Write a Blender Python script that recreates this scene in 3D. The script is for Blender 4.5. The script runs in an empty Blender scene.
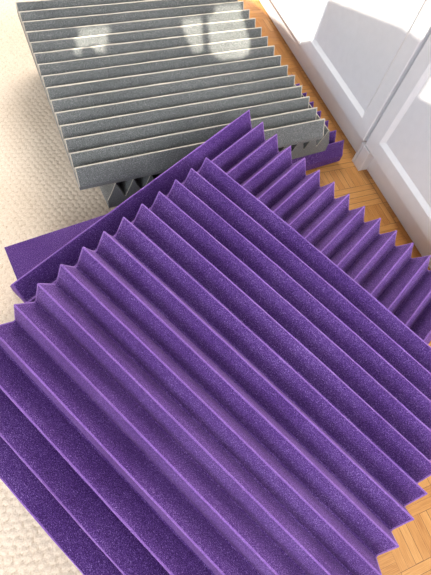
import bpy, bmesh, math, random
import numpy as np
from mathutils import Matrix, Vector

random.seed(7)
rng = np.random.default_rng(7)
S = bpy.context.scene
COL = S.collection

# ------------------------------------------------------------------ view
S.view_settings.view_transform = 'Standard'
S.view_settings.look = 'None'
S.view_settings.exposure = 0.30
S.view_settings.gamma = 1.0
S.view_settings.use_curve_mapping = False

# ------------------------------------------------------------------ helpers
def link_mesh(name, verts, faces, mat, parent=None, sharp=None, mats=None, face_mats=None):
    me = bpy.data.meshes.new(name)
    me.from_pydata([tuple(map(float, v)) for v in verts], [], faces)
    me.update()
    for m in (mats or [mat]):
        me.materials.append(m)
    if face_mats is not None:
        me.polygons.foreach_set('material_index', face_mats)
    if sharp is not None:
        me.polygons.foreach_set('use_smooth', [True] * len(me.polygons))
        me.set_sharp_from_angle(angle=math.radians(sharp))
    o = bpy.data.objects.new(name, me)
    COL.objects.link(o)
    if parent is not None:
        o.parent = parent
    return o

def bm_obj(name, bm, mat, parent=None, sharp=None):
    bmesh.ops.recalc_face_normals(bm, faces=bm.faces)
    me = bpy.data.meshes.new(name)
    bm.to_mesh(me)
    bm.free()
    me.materials.append(mat)
    if sharp is not None:
        me.polygons.foreach_set('use_smooth', [True] * len(me.polygons))
        me.set_sharp_from_angle(angle=math.radians(sharp))
    o = bpy.data.objects.new(name, me)
    COL.objects.link(o)
    if parent is not None:
        o.parent = parent
    return o

def add_box(bm, x0, x1, y0, y1, z0, z1, bev=0.0, seg=2):
    r = bmesh.ops.create_cube(bm, size=1.0)
    vs = r['verts']
    for v in vs:
        v.co = Vector(((x0 + x1) / 2 + v.co.x * (x1 - x0), (y0 + y1) / 2 + v.co.y * (y1 - y0),
                       (z0 + z1) / 2 + v.co.z * (z1 - z0)))
    if bev > 0:
        es = list({e for v in vs for e in v.link_edges})
        bmesh.ops.bevel(bm, geom=es, offset=bev, segments=seg, affect='EDGES', profile=0.5)

def tag(o, label, cat, group=None):
    o['label'] = label
    o['category'] = cat
    if group:
        o['group'] = group

def struct(o):
    o['kind'] = 'structure'
    return o

def rodrigues(w):
    w = np.array(w, float)
    t = np.linalg.norm(w)
    if t < 1e-12:
        return np.eye(3)
    k = w / t
    K = np.array([[0, -k[2], k[1]], [k[2], 0, -k[0]], [-k[1], k[0], 0]])
    return np.eye(3) + math.sin(t) * K + (1 - math.cos(t)) * K @ K

# ------------------------------------------------------------------ node helper
class NT:
    def __init__(self, name):
        self.m = bpy.data.materials.new(name)
        self.m.use_nodes = True
        self.t = self.m.node_tree
        self.t.nodes.clear()
        self.out = self.n('ShaderNodeOutputMaterial')
        self.b = self.n('ShaderNodeBsdfPrincipled')
        self.l(self.b.outputs[0], self.out.inputs[0])
    def n(self, kind, **kw):
        nd = self.t.nodes.new(kind)
        for k, v in kw.items():
            setattr(nd, k, v)
        return nd
    def l(self, a, b):
        self.t.links.new(a, b)
    def val(self, inp, v):
        if hasattr(v, 'is_output') or isinstance(v, bpy.types.NodeSocket):
            self.l(v, inp)
        else:
            inp.default_value = v
    def math(self, op, a, b=None, c=None):
        nd = self.n('ShaderNodeMath', operation=op)
        self.val(nd.inputs[0], a)
        if b is not None:
            self.val(nd.inputs[1], b)
        if c is not None:
            self.val(nd.inputs[2], c)
        return nd.outputs[0]
    def mixf(self, f, a, b):
        nd = self.n('ShaderNodeMix', data_type='FLOAT')
        self.val(nd.inputs[0], f); self.val(nd.inputs[2], a); self.val(nd.inputs[3], b)
        return nd.outputs[0]
    def mixc(self, f, a, b, mode='MIX'):
        nd = self.n('ShaderNodeMix', data_type='RGBA', blend_type=mode)
        self.val(nd.inputs[0], f); self.val(nd.inputs[6], a); self.val(nd.inputs[7], b)
        return nd.outputs[2]
    def coord(self, kind='Object'):
        return self.n('ShaderNodeTexCoord').outputs[kind]
    def noise(self, vec, scale, detail=2.0, rough=0.5):
        nd = self.n('ShaderNodeTexNoise')
        self.l(vec, nd.inputs['Vector'])
        nd.inputs['Scale'].default_value = scale
        nd.inputs['Detail'].default_value = detail
        nd.inputs['Roughness'].default_value = rough
        return nd.outputs['Fac']
    def ramp(self, f, stops):
        nd = self.n('ShaderNodeValToRGB')
        cr = nd.color_ramp
        while len(cr.elements) < len(stops):
            cr.elements.new(0.5)
        for e, (p, c) in zip(cr.elements, stops):
            e.position = p
            e.color = c
        self.val(nd.inputs[0], f)
        return nd.outputs[0]
    def bump(self, h, strength, dist):
        nd = self.n('ShaderNodeBump')
        nd.inputs['Strength'].default_value = strength
        nd.inputs['Distance'].default_value = dist
        self.l(h, nd.inputs['Height'])
        self.l(nd.outputs[0], self.b.inputs['Normal'])
    def set(self, **kw):
        for k, v in kw.items():
            self.b.inputs[k.replace('_', ' ')].default_value = v

def c4(r, g, b):
    return (r, g, b, 1.0)

# ------------------------------------------------------------------ materials
def foam(name, dark, mid, light, sheen_col, sheen=0.3):
    T = NT(name)
    co = T.coord()
    fine = T.noise(co, 900.0, 3.0, 0.75)          # open cells of about a millimetre
    broad = T.noise(co, 9.0, 2.0, 0.5)
    f = T.math('ADD', fine, T.math('MULTIPLY', T.math('SUBTRACT', broad, 0.5), 0.12))
    col = T.ramp(f, [(0.36, dark), (0.52, mid), (0.60, tuple(m + (l - m) * 0.22 for m, l in zip(mid, light))), (0.72, light)])
    T.l(col, T.b.inputs['Base Color'])
    T.set(Roughness=0.85, Specular_IOR_Level=0.25, Sheen_Weight=sheen, Sheen_Roughness=0.4, Sheen_Tint=sheen_col)
    T.set(Subsurface_Weight=0.4, Subsurface_Radius=(1.0, 0.8, 1.0), Subsurface_Scale=0.004)
    T.bump(fine, 0.5, 0.0012)
    return T.m

M_PURPLE = foam('purple_foam', c4(.024, .005, .062), c4(.078, .022, .180), c4(.50, .34, .72), c4(.80, .45, 1.0))
M_GRAY = foam('grey_foam', c4(.062, .066, .066), c4(.138, .145, .143), c4(.52, .53, .51), c4(1.0, .95, .85))
# paler foam with more sheen along the ridge tips and rims
M_PURPLE_EDGE = foam('purple_pale_edge', c4(.13, .055, .26), c4(.22, .105, .38), c4(.40, .25, .60), c4(.9, .6, 1.0), 0.5)
M_GRAY_EDGE = foam('grey_pale_edge', c4(.34, .31, .255), c4(.47, .435, .36), c4(.60, .56, .48), c4(1.0, .95, .85), 0.5)
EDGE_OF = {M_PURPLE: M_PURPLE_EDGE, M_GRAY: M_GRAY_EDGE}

def white_paint():
    T = NT('white_lacquer')
    n = T.noise(T.coord(), 60.0, 2.0)
    T.l(T.ramp(n, [(0.3, c4(.78, .78, .80)), (0.7, c4(.81, .81, .83))]), T.b.inputs['Base Color'])
    T.set(Roughness=0.32, Specular_IOR_Level=0.45)
    return T.m
M_WHITE = white_paint()

def plain(name, col, rough=0.6):
    T = NT(name)
    n = T.noise(T.coord(), 25.0, 3.0)
    a = tuple(x * .95 for x in col[:3]) + (1.0,)
    T.l(T.ramp(n, [(0.3, a), (0.7, col)]), T.b.inputs['Base Color'])
    T.set(Roughness=rough)
    return T.m
M_WALL = plain('wall_paint', c4(.80, .78, .74), 0.8)
M_RUG_EDGE = None

def rug_mat():
    T = NT('cream_wool')
    co = T.coord()
    n = T.noise(co, 420.0, 3.0, 0.6)
    b = T.noise(co, 5.0, 2.0, 0.5)
    f = T.math('ADD', T.math('MULTIPLY', n, 0.7), T.math('MULTIPLY', b, 0.3))
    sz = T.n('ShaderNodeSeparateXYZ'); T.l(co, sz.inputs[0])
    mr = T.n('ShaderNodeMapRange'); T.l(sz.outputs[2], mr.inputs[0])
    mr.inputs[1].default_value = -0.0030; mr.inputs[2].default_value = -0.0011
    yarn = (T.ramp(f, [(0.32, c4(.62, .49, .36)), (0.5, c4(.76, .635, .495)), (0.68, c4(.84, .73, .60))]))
    # shade in the grooves between the loops, painted as a darker brown by depth
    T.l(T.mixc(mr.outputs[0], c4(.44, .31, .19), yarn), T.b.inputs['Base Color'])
    T.set(Roughness=0.95, Specular_IOR_Level=0.1, Sheen_Weight=0.15)
    T.bump(n, 0.6, 0.0015)
    return T.m
M_RUG = rug_mat()

def parquet():
    T = NT('oak_parquet')
    sx = T.n('ShaderNodeSeparateXYZ')
    T.l(T.coord(), sx.inputs[0])
    x, y = sx.outputs[0], sx.outputs[1]
    BW, BH, FW = 0.116, 0.058, 0.0145
    bx = T.math('DIVIDE', T.math('SUBTRACT', x, 0.346), BW)
    by = T.math('DIVIDE', T.math('SUBTRACT', y, -0.198), BH)
    ix, iy = T.math('FLOOR', bx), T.math('FLOOR', by)
    fx, fy = T.math('FRACT', bx), T.math('FRACT', by)
    par = T.math('FLOORED_MODULO', T.math('ADD', ix, iy), 2.0)       # 0: fingers along y, 1: along x
    nA = T.math('MULTIPLY', fx, 8.0)
    nB = T.math('MULTIPLY', fy, 4.0)
    fn = T.mixf(par, nA, nB)
    fi, ff = T.math('FLOOR', fn), T.math('FRACT', fn)
    al = T.mixf(par, T.math('MULTIPLY', fy, 4.0), T.math('MULTIPLY', fx, 8.0))   # along, in finger widths
    ln = T.mixf(par, 4.0, 8.0)
    seed = T.n('ShaderNodeCombineXYZ')
    T.l(ix, seed.inputs[0]); T.l(iy, seed.inputs[1]); T.l(fi, seed.inputs[2])
    wn = T.n('ShaderNodeTexWhiteNoise', noise_dimensions='3D')
    T.l(seed.outputs[0], wn.inputs['Vector'])
    rnd = wn.outputs['Value']
    # grain: streaks along the finger
    gv = T.n('ShaderNodeCombineXYZ')
    T.l(T.math('ADD', T.math('MULTIPLY', ff, 9.0), T.math('MULTIPLY', rnd, 60.0)), gv.inputs[0])
    T.l(T.math('MULTIPLY', al, 0.35), gv.inputs[1])
    T.l(T.math('MULTIPLY', rnd, 17.0), gv.inputs[2])
    grain = T.noise(gv.outputs[0], 1.3, 5.0, 0.7)
    f = T.math('ADD', T.math('MULTIPLY', rnd, 0.30), T.math('MULTIPLY', T.math('SUBTRACT', grain, 0.22), 1.15))
    col = T.ramp(f, [(0.18, c4(.38, .150, .038)), (0.5, c4(.56, .265, .075)), (0.85, c4(.70, .38, .13))])
    # seams between fingers and blocks
    e1 = T.math('MINIMUM', ff, T.math('SUBTRACT', 1.0, ff))
    e2 = T.math('MINIMUM', al, T.math('SUBTRACT', ln, al))
    e = T.math('MINIMUM', e1, e2)
    seam = T.math('LESS_THAN', e, T.math('ADD', 0.012, T.math('MULTIPLY', T.math('GREATER_THAN', rnd, 0.7), 0.03)))
    col2 = T.mixc(seam, col, c4(.20, .085, .03))
    T.l(col2, T.b.inputs['Base Color'])
    T.set(Roughness=0.38, Specular_IOR_Level=0.4)
    T.bump(T.math('SUBTRACT', 1.0, seam), 0.3, 0.0006)
    return T.m
M_FLOOR = parquet()

# ------------------------------------------------------------------ wedge foam panels
P = 0.5 / 15
TOOTH = 0.032
def foam_panel(name, mat, fn, nu=14, depth=TOOTH, total=0.05, tipw=0.0021, rs=1):
    """Sheet of 15 wedge ridges.  fn(u, v, h): u along the ridges, v across, h above the tip plane."""
    r = np.random.default_rng(rs)
    prof = []                                           # (v, h, kind)
    for i in range(15):
        v0 = -0.25 + i * P
        a, b, m = v0, v0 + P, v0 + P / 2
        if i == 0:
            prof.append((a, -depth))
        else:
            prof.append((a - 0.0012, -depth + 0.0012)); prof.append((a + 0.0012, -depth + 0.0012))
        for t in (0.36, 0.7):                           # hollow ground faces, slightly concave
            prof.append((a + (m - tipw / 2 - a) * t + 0.0005, -depth + depth * t - 0.0007))
        prof.append((m - tipw / 2, -0.0007))
        prof.append((m - tipw / 5, 0.0)); prof.append((m + tipw / 5, 0.0))
        prof.append((m + tipw / 2, -0.0007))
        for t in (0.7, 0.36):
            prof.append((b - (b - m - tipw / 2) * t - 0.0005, -depth + depth * t - 0.0007))
    prof.append((0.25, -depth))
    us = np.array([-0.25, -0.2482] + list(np.linspace(-0.25, 0.25, nu + 1))[1:-1] + [0.2482, 0.25])
    nu = len(us) - 1
    fm = []
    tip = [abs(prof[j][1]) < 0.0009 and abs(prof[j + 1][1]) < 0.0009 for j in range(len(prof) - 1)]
    verts, faces = [], []
    n = len(prof)
    wav = r.normal(0, 0.00035, (nu + 1, n))
    for iu, u in enumerate(us):
        for j, (v, h) in enumerate(prof):
            verts.append(fn(u, v, h + (wav[iu, j] if h > -0.02 else 0)))
    off = len(verts)
    for u in us:
        for (v, h) in prof:
            verts.append(fn(u, v, -total))
    for iu in range(nu):
        for j in range(n - 1):
            a = iu * n + j
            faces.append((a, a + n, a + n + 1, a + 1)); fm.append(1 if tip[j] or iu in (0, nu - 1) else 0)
            faces.append((off + a, off + a + 1, off + a + n + 1, off + a + n)); fm.append(0)
        for j, flip in ((0, 0), (n - 1, 1)):
            a = iu * n + j
            q = (a, off + a, off + a + n, a + n)
            faces.append(q if not flip else q[::-1]); fm.append(0)
    for iu, flip in ((0, 1), (nu, 0)):
        for j in range(n - 1):
            a = iu * n + j
            q = (a, off + a, off + a + 1, a + 1)
            faces.append(q if not flip else q[::-1]); fm.append(0)
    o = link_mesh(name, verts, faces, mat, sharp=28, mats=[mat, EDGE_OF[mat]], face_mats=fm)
    bm = bmesh.new(); bm.from_mesh(o.data)
    bmesh.ops.recalc_face_normals(bm, faces=bm.faces)
    bm.to_mesh(o.data); bm.free()
    o.data.set_sharp_from_angle(angle=math.radians(28))
    return o

def place(o, loc, R):
    m = Matrix([list(map(float, row)) for row in R]).to_4x4()
    m.translation = Vector(loc)
    o.matrix_world = m

def rotz(a):
    return np.array([[math.cos(a), -math.sin(a), 0], [math.sin(a), math.cos(a), 0], [0, 0, 1.0]])

H = 0.05
flat = lambda u, v, h: (u, v, h + H)                    # origin at the base

# -- grey stack
D_YAW, F_YAW, E_YAW = 0.1157, 0.0506, 0.0931
D = foam_panel('foam_panel', M_PURPLE, flat, nu=6, rs=2)
place(D, (0.3673, 0.7954, 0.0), rotz(D_YAW))
tag(D, 'purple ridged foam panel on the parquet at the bottom of the grey stack', 'foam panel')

# the cross-laid grey panel: its front right corner is rounded and sags a little
def e_fn(u, v, h):
    return (-v, u, h + 0.062)
E = foam_panel('foam_panel', M_GRAY, e_fn, nu=10, depth=0.040, total=0.062, rs=3)
ex = np.array([math.cos(E_YAW), math.sin(E_YAW)]); ey = np.array([-ex[1], ex[0]])
ec = np.array([0.0803, 0.5242]) + ex * 0.2525 + ey * 0.25
place(E, (ec[0], ec[1], H + 0.0008), rotz(E_YAW))
tag(E, 'grey foam panel with ridges laid crosswise, sandwiched under the big grey panel', 'foam panel')

F = foam_panel('foam_panel', M_GRAY, lambda u, v, h: (u, v, h + 0.038), nu=14, total=0.038, depth=0.030, tipw=0.003, rs=4)
place(F, (0.27387, 0.78731, 0.1136), rotz(F_YAW))
tag(F, 'grey ridged foam panel with pale ridge edges on top of the grey stack', 'foam panel')

# -- purple stack in front
C_YAW = math.atan2(0.026, 0.167)
cx = np.array([math.cos(C_YAW), math.sin(C_YAW)]); cy = np.array([-cx[1], cx[0]])
cc = np.array([-0.1, 0.448]) + cx * 0.25 - cy * 0.25
C0 = foam_panel('foam_panel', M_PURPLE, flat, nu=4, rs=5)
place(C0, (cc[0], cc[1], 0.0), rotz(C_YAW + math.pi / 2))
tag(C0, 'purple foam panel lying lowest on the rug, under the face-down purple panel', 'foam panel')
C = foam_panel('foam_panel', M_PURPLE, lambda u, v, h: (u, v, -h), nu=8, rs=6)
place(C, (cc[0], cc[1], H + 0.0012), rotz(C_YAW))
tag(C, 'purple foam panel lying face down, smooth back up, its corner out at the far left', 'foam panel')

B_Y = [0.0526, -0.02988, 0.4904, 0.24433, 0.24175, 0.17327, 0.01083]
RB = rodrigues(B_Y[:3])
B = foam_panel('foam_panel', M_PURPLE, lambda u, v, h: (u, v, h + H + B_Y[6] * (4 * v) ** 2), nu=14, rs=7)
place(B, np.array(B_Y[3:6]) - RB @ np.array([0, 0, H]), RB)
tag(B, 'purple ridged foam panel jutting toward the white cabinet, beneath the largest purple panel', 'foam panel')

A_Y = [0.06017, 0.00815, -1.08073, 0.13109, 0.10442, 0.23819, -0.32705, 0.39494, -0.09305, -0.00448, -0.00674,
       -0.00086, 0.00083, -0.00167]
RA = rodrigues(A_Y[:3])
H0 = 0.04
def a_fn(u, v, h):
    # drapes: the sheet curves down over the edge of the panel it lies on, without stretching
    n = 16
    s = (np.arange(n) + 0.5) * v / n
    ang = lambda t: A_Y[6] * 4 * t + A_Y[7] * (4 * t) ** 2 + A_Y[8] * (4 * t) ** 3
    yy = float(np.sum(np.cos(ang(s))) * v / n)
    zz = float(np.sum(np.sin(ang(s))) * v / n)
    a = float(ang(v)); o = H0 + h; U = u * 4
    return (u, yy - o * math.sin(a), zz + o * math.cos(a) - H0 + A_Y[9] * U * U + A_Y[10] * U * v * 4 + A_Y[13] * U * U * v * 4 + H)
# ridge v runs from -7P (lower left) to +7P here; fitted frame is centred on ridge 3 of -4..10
A = foam_panel('foam_panel', M_PURPLE, a_fn, nu=18, rs=8)
place(A, np.array(A_Y[3:6]) - RA @ np.array([0, 0, H]), RA)
tag(A, 'large purple ridged foam panel in the foreground, uppermost, sagging at its left side', 'foam panel')

# ------------------------------------------------------------------ floor and rug
fl = link_mesh('floor', [(-2.6, -1.75, 0), (1.6, -1.75, 0), (1.6, 2.6, 0), (-2.6, 2.6, 0),
                         (-2.6, -1.75, -.05), (1.6, -1.75, -.05), (1.6, 2.6, -.05), (-2.6, 2.6, -.05)],
               [(0, 1, 2, 3), (7, 6, 5, 4), (0, 4, 5, 1), (1, 5, 6, 2), (2, 6, 7, 3), (3, 7, 4, 0)], M_FLOOR)
fl.location = (0, 0, -0.006)
struct(fl)

def make_rug():
    x0, x1, y0, y1, st = -1.0, 0.26, -0.62, 1.72, 0.0024
    nx, ny = int((x1 - x0) / st), int((y1 - y0) / st)
    X, Y = np.meshgrid(np.linspace(x0, x1, nx), np.linspace(y0, y1, ny))
    # honeycomb of knitted loops: distance to the two nearest cell centres
    a = math.radians(-12)
    xr, yr = X * math.cos(a) + Y * math.sin(a), -X * math.sin(a) + Y * math.cos(a)
    xr = xr + 0.0012 * np.sin(yr * 90) ; yr = yr + 0.0012 * np.sin(xr * 70)
    px, py = 0.0130, 0.0138                              # cell pitch
    best = np.full(X.shape, 9.0); second = np.full(X.shape, 9.0)
    row0 = np.floor(yr / (py / 2) / 1.0 / 1.0)
    r0 = np.floor(yr / (py * 0.75))
    for dr in (-1, 0, 1, 2):
        rr = r0 + dr
        cyy = rr * py * 0.75
        sh = np.mod(rr, 2) * 0.5
        c0 = np.floor(xr / px - sh)
        for dc in (0, 1):
            cxx = (c0 + dc + sh) * px
            jx = np.sin(rr * 12.9898 + (c0 + dc) * 78.233) * 0.0011
            jy = np.sin(rr * 39.346 + (c0 + dc) * 11.135) * 0.0011
            d = np.hypot(xr - cxx - jx, (yr - cyy - jy) * 1.12)
            second = np.where(d < best, best, np.minimum(second, d))
            best = np.minimum(best, d)
    edge = (second - best)                               # zero on the cell border
    t = np.clip(edge / 0.0046, 0, 1)
    Z = -0.0028 + 0.0028 * np.sqrt(t)
    verts = np.stack([X, Y, Z], -1).reshape(-1, 3)
    idx = np.arange(nx * ny).reshape(ny, nx)
    q = np.stack([idx[:-1, :-1], idx[:-1, 1:], idx[1:, 1:], idx[1:, :-1]], -1).reshape(-1, 4)
    # hem down to the floor
    ring = np.concatenate([idx[0, :], idx[1:, -1], idx[-1, -2::-1], idx[-2:0:-1, 0]])
    low = verts[ring].copy(); low[:, 2] = -0.006
    k = len(verts); m = len(ring)
    hem = np.stack([ring, k + np.arange(m), k + (np.arange(m) + 1) % m, np.roll(ring, -1)], -1)
    verts = np.concatenate([verts, low]); q = np.concatenate([q, hem])
    me = bpy.data.meshes.new('rug')
    me.vertices.add(len(verts)); me.vertices.foreach_set('co', verts.ravel().astype(np.float32))
    me.loops.add(q.size); me.loops.foreach_set('vertex_index', q.ravel().astype(np.int32))
    me.polygons.add(len(q)); me.polygons.foreach_set('loop_start', (np.arange(len(q)) * 4).astype(np.int32))
    me.update(calc_edges=True); me.validate()
    me.polygons.foreach_set('use_smooth', [True] * len(me.polygons))
    me.materials.append(M_RUG)
    o = bpy.data.objects.new('rug', me); COL.objects.link(o)
    tag(o, 'cream wool rug with a honeycomb loop weave on the parquet at left', 'rug')
    return o
make_rug()

# ------------------------------------------------------------------ white cabinets
XF = 0.680                      # door fronts
XP = 0.704                      # plinth front
TOP = 0.80
FZ = -0.006
DZ = 0.062                      # lower edge of the doors

def door(name, parent, y0, y1, oy):
    """Framed door: frame with a chamfered moulding as one mesh, recessed panel as its sub-part."""
    st, rail, cham, rec = 0.037, 0.039, 0.0075, 0.007
    y0 += oy; y1 += oy
    z0, z1 = DZ, TOP - 0.035
    bm = bmesh.new()
    def ring(ins_y, ins_z, x):
        return [bm.verts.new((x, y0 + ins_y, z0 + ins_z)), bm.verts.new((x, y1 - ins_y, z0 + ins_z)),
                bm.verts.new((x, y1 - ins_y, z1 - ins_z)), bm.verts.new((x, y0 + ins_y, z1 - ins_z))]
    rs = [ring(0, 0, XF + 0.019), ring(0, 0, XF + 0.0018), ring(0.0018, 0.0018, XF), ring(st - 0.003, rail - 0.003, XF),
          ring(st - 0.001, rail - 0.001, XF + 0.0012), ring(st, rail, XF + 0.002), ring(st + cham, rail + cham, XF + rec),
          ring(st + cham, rail + cham, XF + 0.019)]
    for a, b in zip(rs, rs[1:] + rs[:1]):
        for i in range(4):
            bm.faces.new((a[i], a[(i + 1) % 4], b[(i + 1) % 4], b[i]))
    d = bm_obj(name, bm, M_WHITE, parent, sharp=25)
    bm = bmesh.new()
    add_box(bm, XF + rec - 0.0005, XF + 0.0185, y0 + st + cham, y1 - st - cham, z0 + rail + cham, z1 - rail - cham)
    bm_obj('door_panel', bm, M_WHITE, d)
    return d

def cabinet(label, y0, y1, splits, feet):
    ym = (y0 + y1) / 2
    root = bpy.data.objects.new('cabinet', None)
    COL.objects.link(root)
    root.location = (0.9, ym, FZ)
    tag(root, label, 'cabinet', 'white cabinets along the wall')
    inv = (-0.9, -ym, 0)
    def fin(o):
        o.location = inv
        return o
    bm = bmesh.new()
    add_box(bm, XF + 0.020, 1.12, y0, y1, 0.058, TOP - 0.03, 0.001)
    fin(bm_obj('carcass', bm, M_WHITE, root))
    bm = bmesh.new()
    add_box(bm, XF - 0.01, 1.13, y0, y1, TOP - 0.03, TOP, 0.003)
    fin(bm_obj('top', bm, M_WHITE, root))
    bm = bmesh.new()
    add_box(bm, XP, XP + 0.016, y0 + 0.016, y1 - 0.016, 0.0012, 0.0578, 0.0008)
    fin(bm_obj('plinth', bm, M_WHITE, root))
    for yy, wd in feet:
        bm = bmesh.new()
        add_box(bm, XF + 0.001, 1.12, yy, yy + wd, 0.0, 0.058, 0.001)
        fin(bm_obj('foot', bm, M_WHITE, root))
    for a, b in splits:
        fin(door('door', root, a, b, 0))
    return root

cabinet('white two-door cabinet farther up, behind the grey foam stack', 0.5665, 1.275, [(0.5745, 0.9215), (0.9245, 1.2715)], [(0.5672, 0.0085), (1.259, 0.016)])
cabinet('white two-door cabinet nearer the camera, beyond the purple foam corner', -0.142, 0.5665, [(0.2175, 0.5645), (-0.1325, 0.2145)], [(0.5405, 0.0253), (-0.142, 0.016)])

# ------------------------------------------------------------------ added wall and room lights
SUN_A, SUN_M = 0.60, 0.77                                # sun travel per metre of y: along x, and fall
WY = -1.60
OPENINGS = [                                            # holes shaped to throw the sun patches, in the plane of the wall
    [(-1.394, 2.091), (-1.329, 2.095), (-1.313, 2.045), (-1.305, 2.021), (-1.323, 2.021), (-1.34, 2.043), (-1.358, 2.036), (-1.354, 2.019), (-1.368, 2.023), (-1.388, 2.066)],
    [(-1.173, 2.099), (-1.123, 2.1), (-1.088, 2.003), (-1.106, 2.0), (-1.138, 2.039), (-1.164, 2.078)],
    [(-1.104, 2.128), (-1.033, 2.132), (-1.023, 2.094), (-0.981, 2.018), (-0.975, 1.987), (-0.994, 1.977), (-1.037, 1.977), (-1.075, 2.002), (-1.112, 2.101), (-1.097, 2.105)],
    [(-0.893, 2.071), (-0.836, 2.008), (-0.809, 2.008), (-0.807, 2.111), (-0.654, 2.006), (-0.625, 1.975), (-0.625, 2.7), (-1.20, 2.7), (-1.20, 2.32)],
    [(-0.588, 1.857), (-0.50, 1.80), (-0.40, 1.80), (-0.40, 2.3), (-0.588, 2.3)],
]
def make_wall():  # unseen wall added to block the sun except through the shaped holes
    from mathutils.geometry import tessellate_polygon
    loops = [[(-2.6, -0.056), (1.6, -0.056), (1.6, 2.9), (-2.6, 2.9)]] + OPENINGS
    v3 = [[Vector((x, z, 0)) for x, z in lp] for lp in loops]
    tris = tessellate_polygon(v3)
    flatv = [p for lp in loops for p in lp]
    n = len(flatv); th = 0.012
    verts = [(x, WY, z) for x, z in flatv] + [(x, WY - th, z) for x, z in flatv]
    faces = [tuple(t) for t in tris] + [tuple(i + n for i in t[::-1]) for t in tris]
    k = 0
    for lp in loops:
        m = len(lp)
        for i in range(m):
            a, b = k + i, k + (i + 1) % m
            faces.append((a, b, b + n, a + n))
        k += m
    o = link_mesh('sun_mask_wall', verts, faces, M_WALL)
    bm = bmesh.new(); bm.from_mesh(o.data)
    bmesh.ops.recalc_face_normals(bm, faces=bm.faces)
    bm.to_mesh(o.data); bm.free()
    return struct(o)
make_wall()

# sun through the holes of the added wall
sd = bpy.data.lights.new('sun', 'SUN')
sd.energy = 10.0
sd.angle = math.radians(0.2)
sd.color = (1.0, 0.93, 0.80)
so = bpy.data.objects.new('sun', sd); COL.objects.link(so)
so.location = (-3, -4, 4)
so.rotation_euler = Vector((SUN_A, 1.0, -SUN_M)).to_track_quat('-Z', 'Y').to_euler()

def area(name, loc, aim, sx, sy, watts, col):
    ld = bpy.data.lights.new(name, 'AREA')
    ld.shape = 'RECTANGLE'; ld.size = sx; ld.size_y = sy
    ld.energy = watts; ld.color = col
    lo = bpy.data.objects.new(name, ld); COL.objects.link(lo)
    lo.location = loc
    lo.rotation_euler = (Vector(aim) - Vector(loc)).to_track_quat('-Z', 'Y').to_euler()
# daylight of the window behind the camera, then three added fill lamps
area('window_daylight', (-1.3, -1.4, 1.45), (0.3, 0.5, 0.1), 1.3, 1.0, 50.0, (0.84, 0.91, 1.0))
area('far_fill', (0.85, 2.0, 1.5), (0.3, 0.6, 0.1), 1.2, 1.0, 42.0, (1.0, 0.93, 0.88))  # added fill from the far right, no window there
area('front_right_fill', (0.85, -1.4, 1.4), (0.3, 0.5, 0.1), 0.9, 0.9, 36.0, (0.94, 0.95, 1.0))  # added fill for the front faces of the second purple panel
area('left_fill', (-1.9, 1.0, 1.3), (0.3, 0.7, 0.15), 1.2, 1.0, 13.0, (0.96, 0.97, 1.0))  # added weak fill for the cabinet fronts and the rug

# light of the bright ceiling and sky from above
W = bpy.data.worlds.new('room_light'); S.world = W
W.use_nodes = True
nt = W.node_tree; nt.nodes.clear()
wo = nt.nodes.new('ShaderNodeOutputWorld'); bg = nt.nodes.new('ShaderNodeBackground')
tc = nt.nodes.new('ShaderNodeTexCoord'); sp = nt.nodes.new('ShaderNodeSeparateXYZ'); cr = nt.nodes.new('ShaderNodeValToRGB')
nt.links.new(tc.outputs['Generated'], sp.inputs[0]); nt.links.new(sp.outputs[2], cr.inputs[0])
cr.color_ramp.elements[0].position = 0.15; cr.color_ramp.elements[0].color = (.10, .10, .10, 1)
cr.color_ramp.elements[1].position = 0.92; cr.color_ramp.elements[1].color = (1.0, .97, .93, 1)
nt.links.new(cr.outputs[0], bg.inputs[0]); bg.inputs[1].default_value = 0.48
nt.links.new(bg.outputs[0], wo.inputs[0])

# ------------------------------------------------------------------ camera
cam = bpy.data.cameras.new('camera')
cam.sensor_fit = 'VERTICAL'; cam.sensor_height = 36.0
cam.lens = 440.343 / 575 * 36.0
cam.clip_start = 0.02
co = bpy.data.objects.new('camera', cam); COL.objects.link(co)
RC = Matrix(((0.92946951, 0.23748736, -0.2822874), (-0.33857787, 0.85299802, -0.39718939), (0.14646313, 0.46475169, 0.87324362))).to_4x4()
RC.translation = (0, 0, 0.73475)
co.matrix_world = RC
S.camera = co
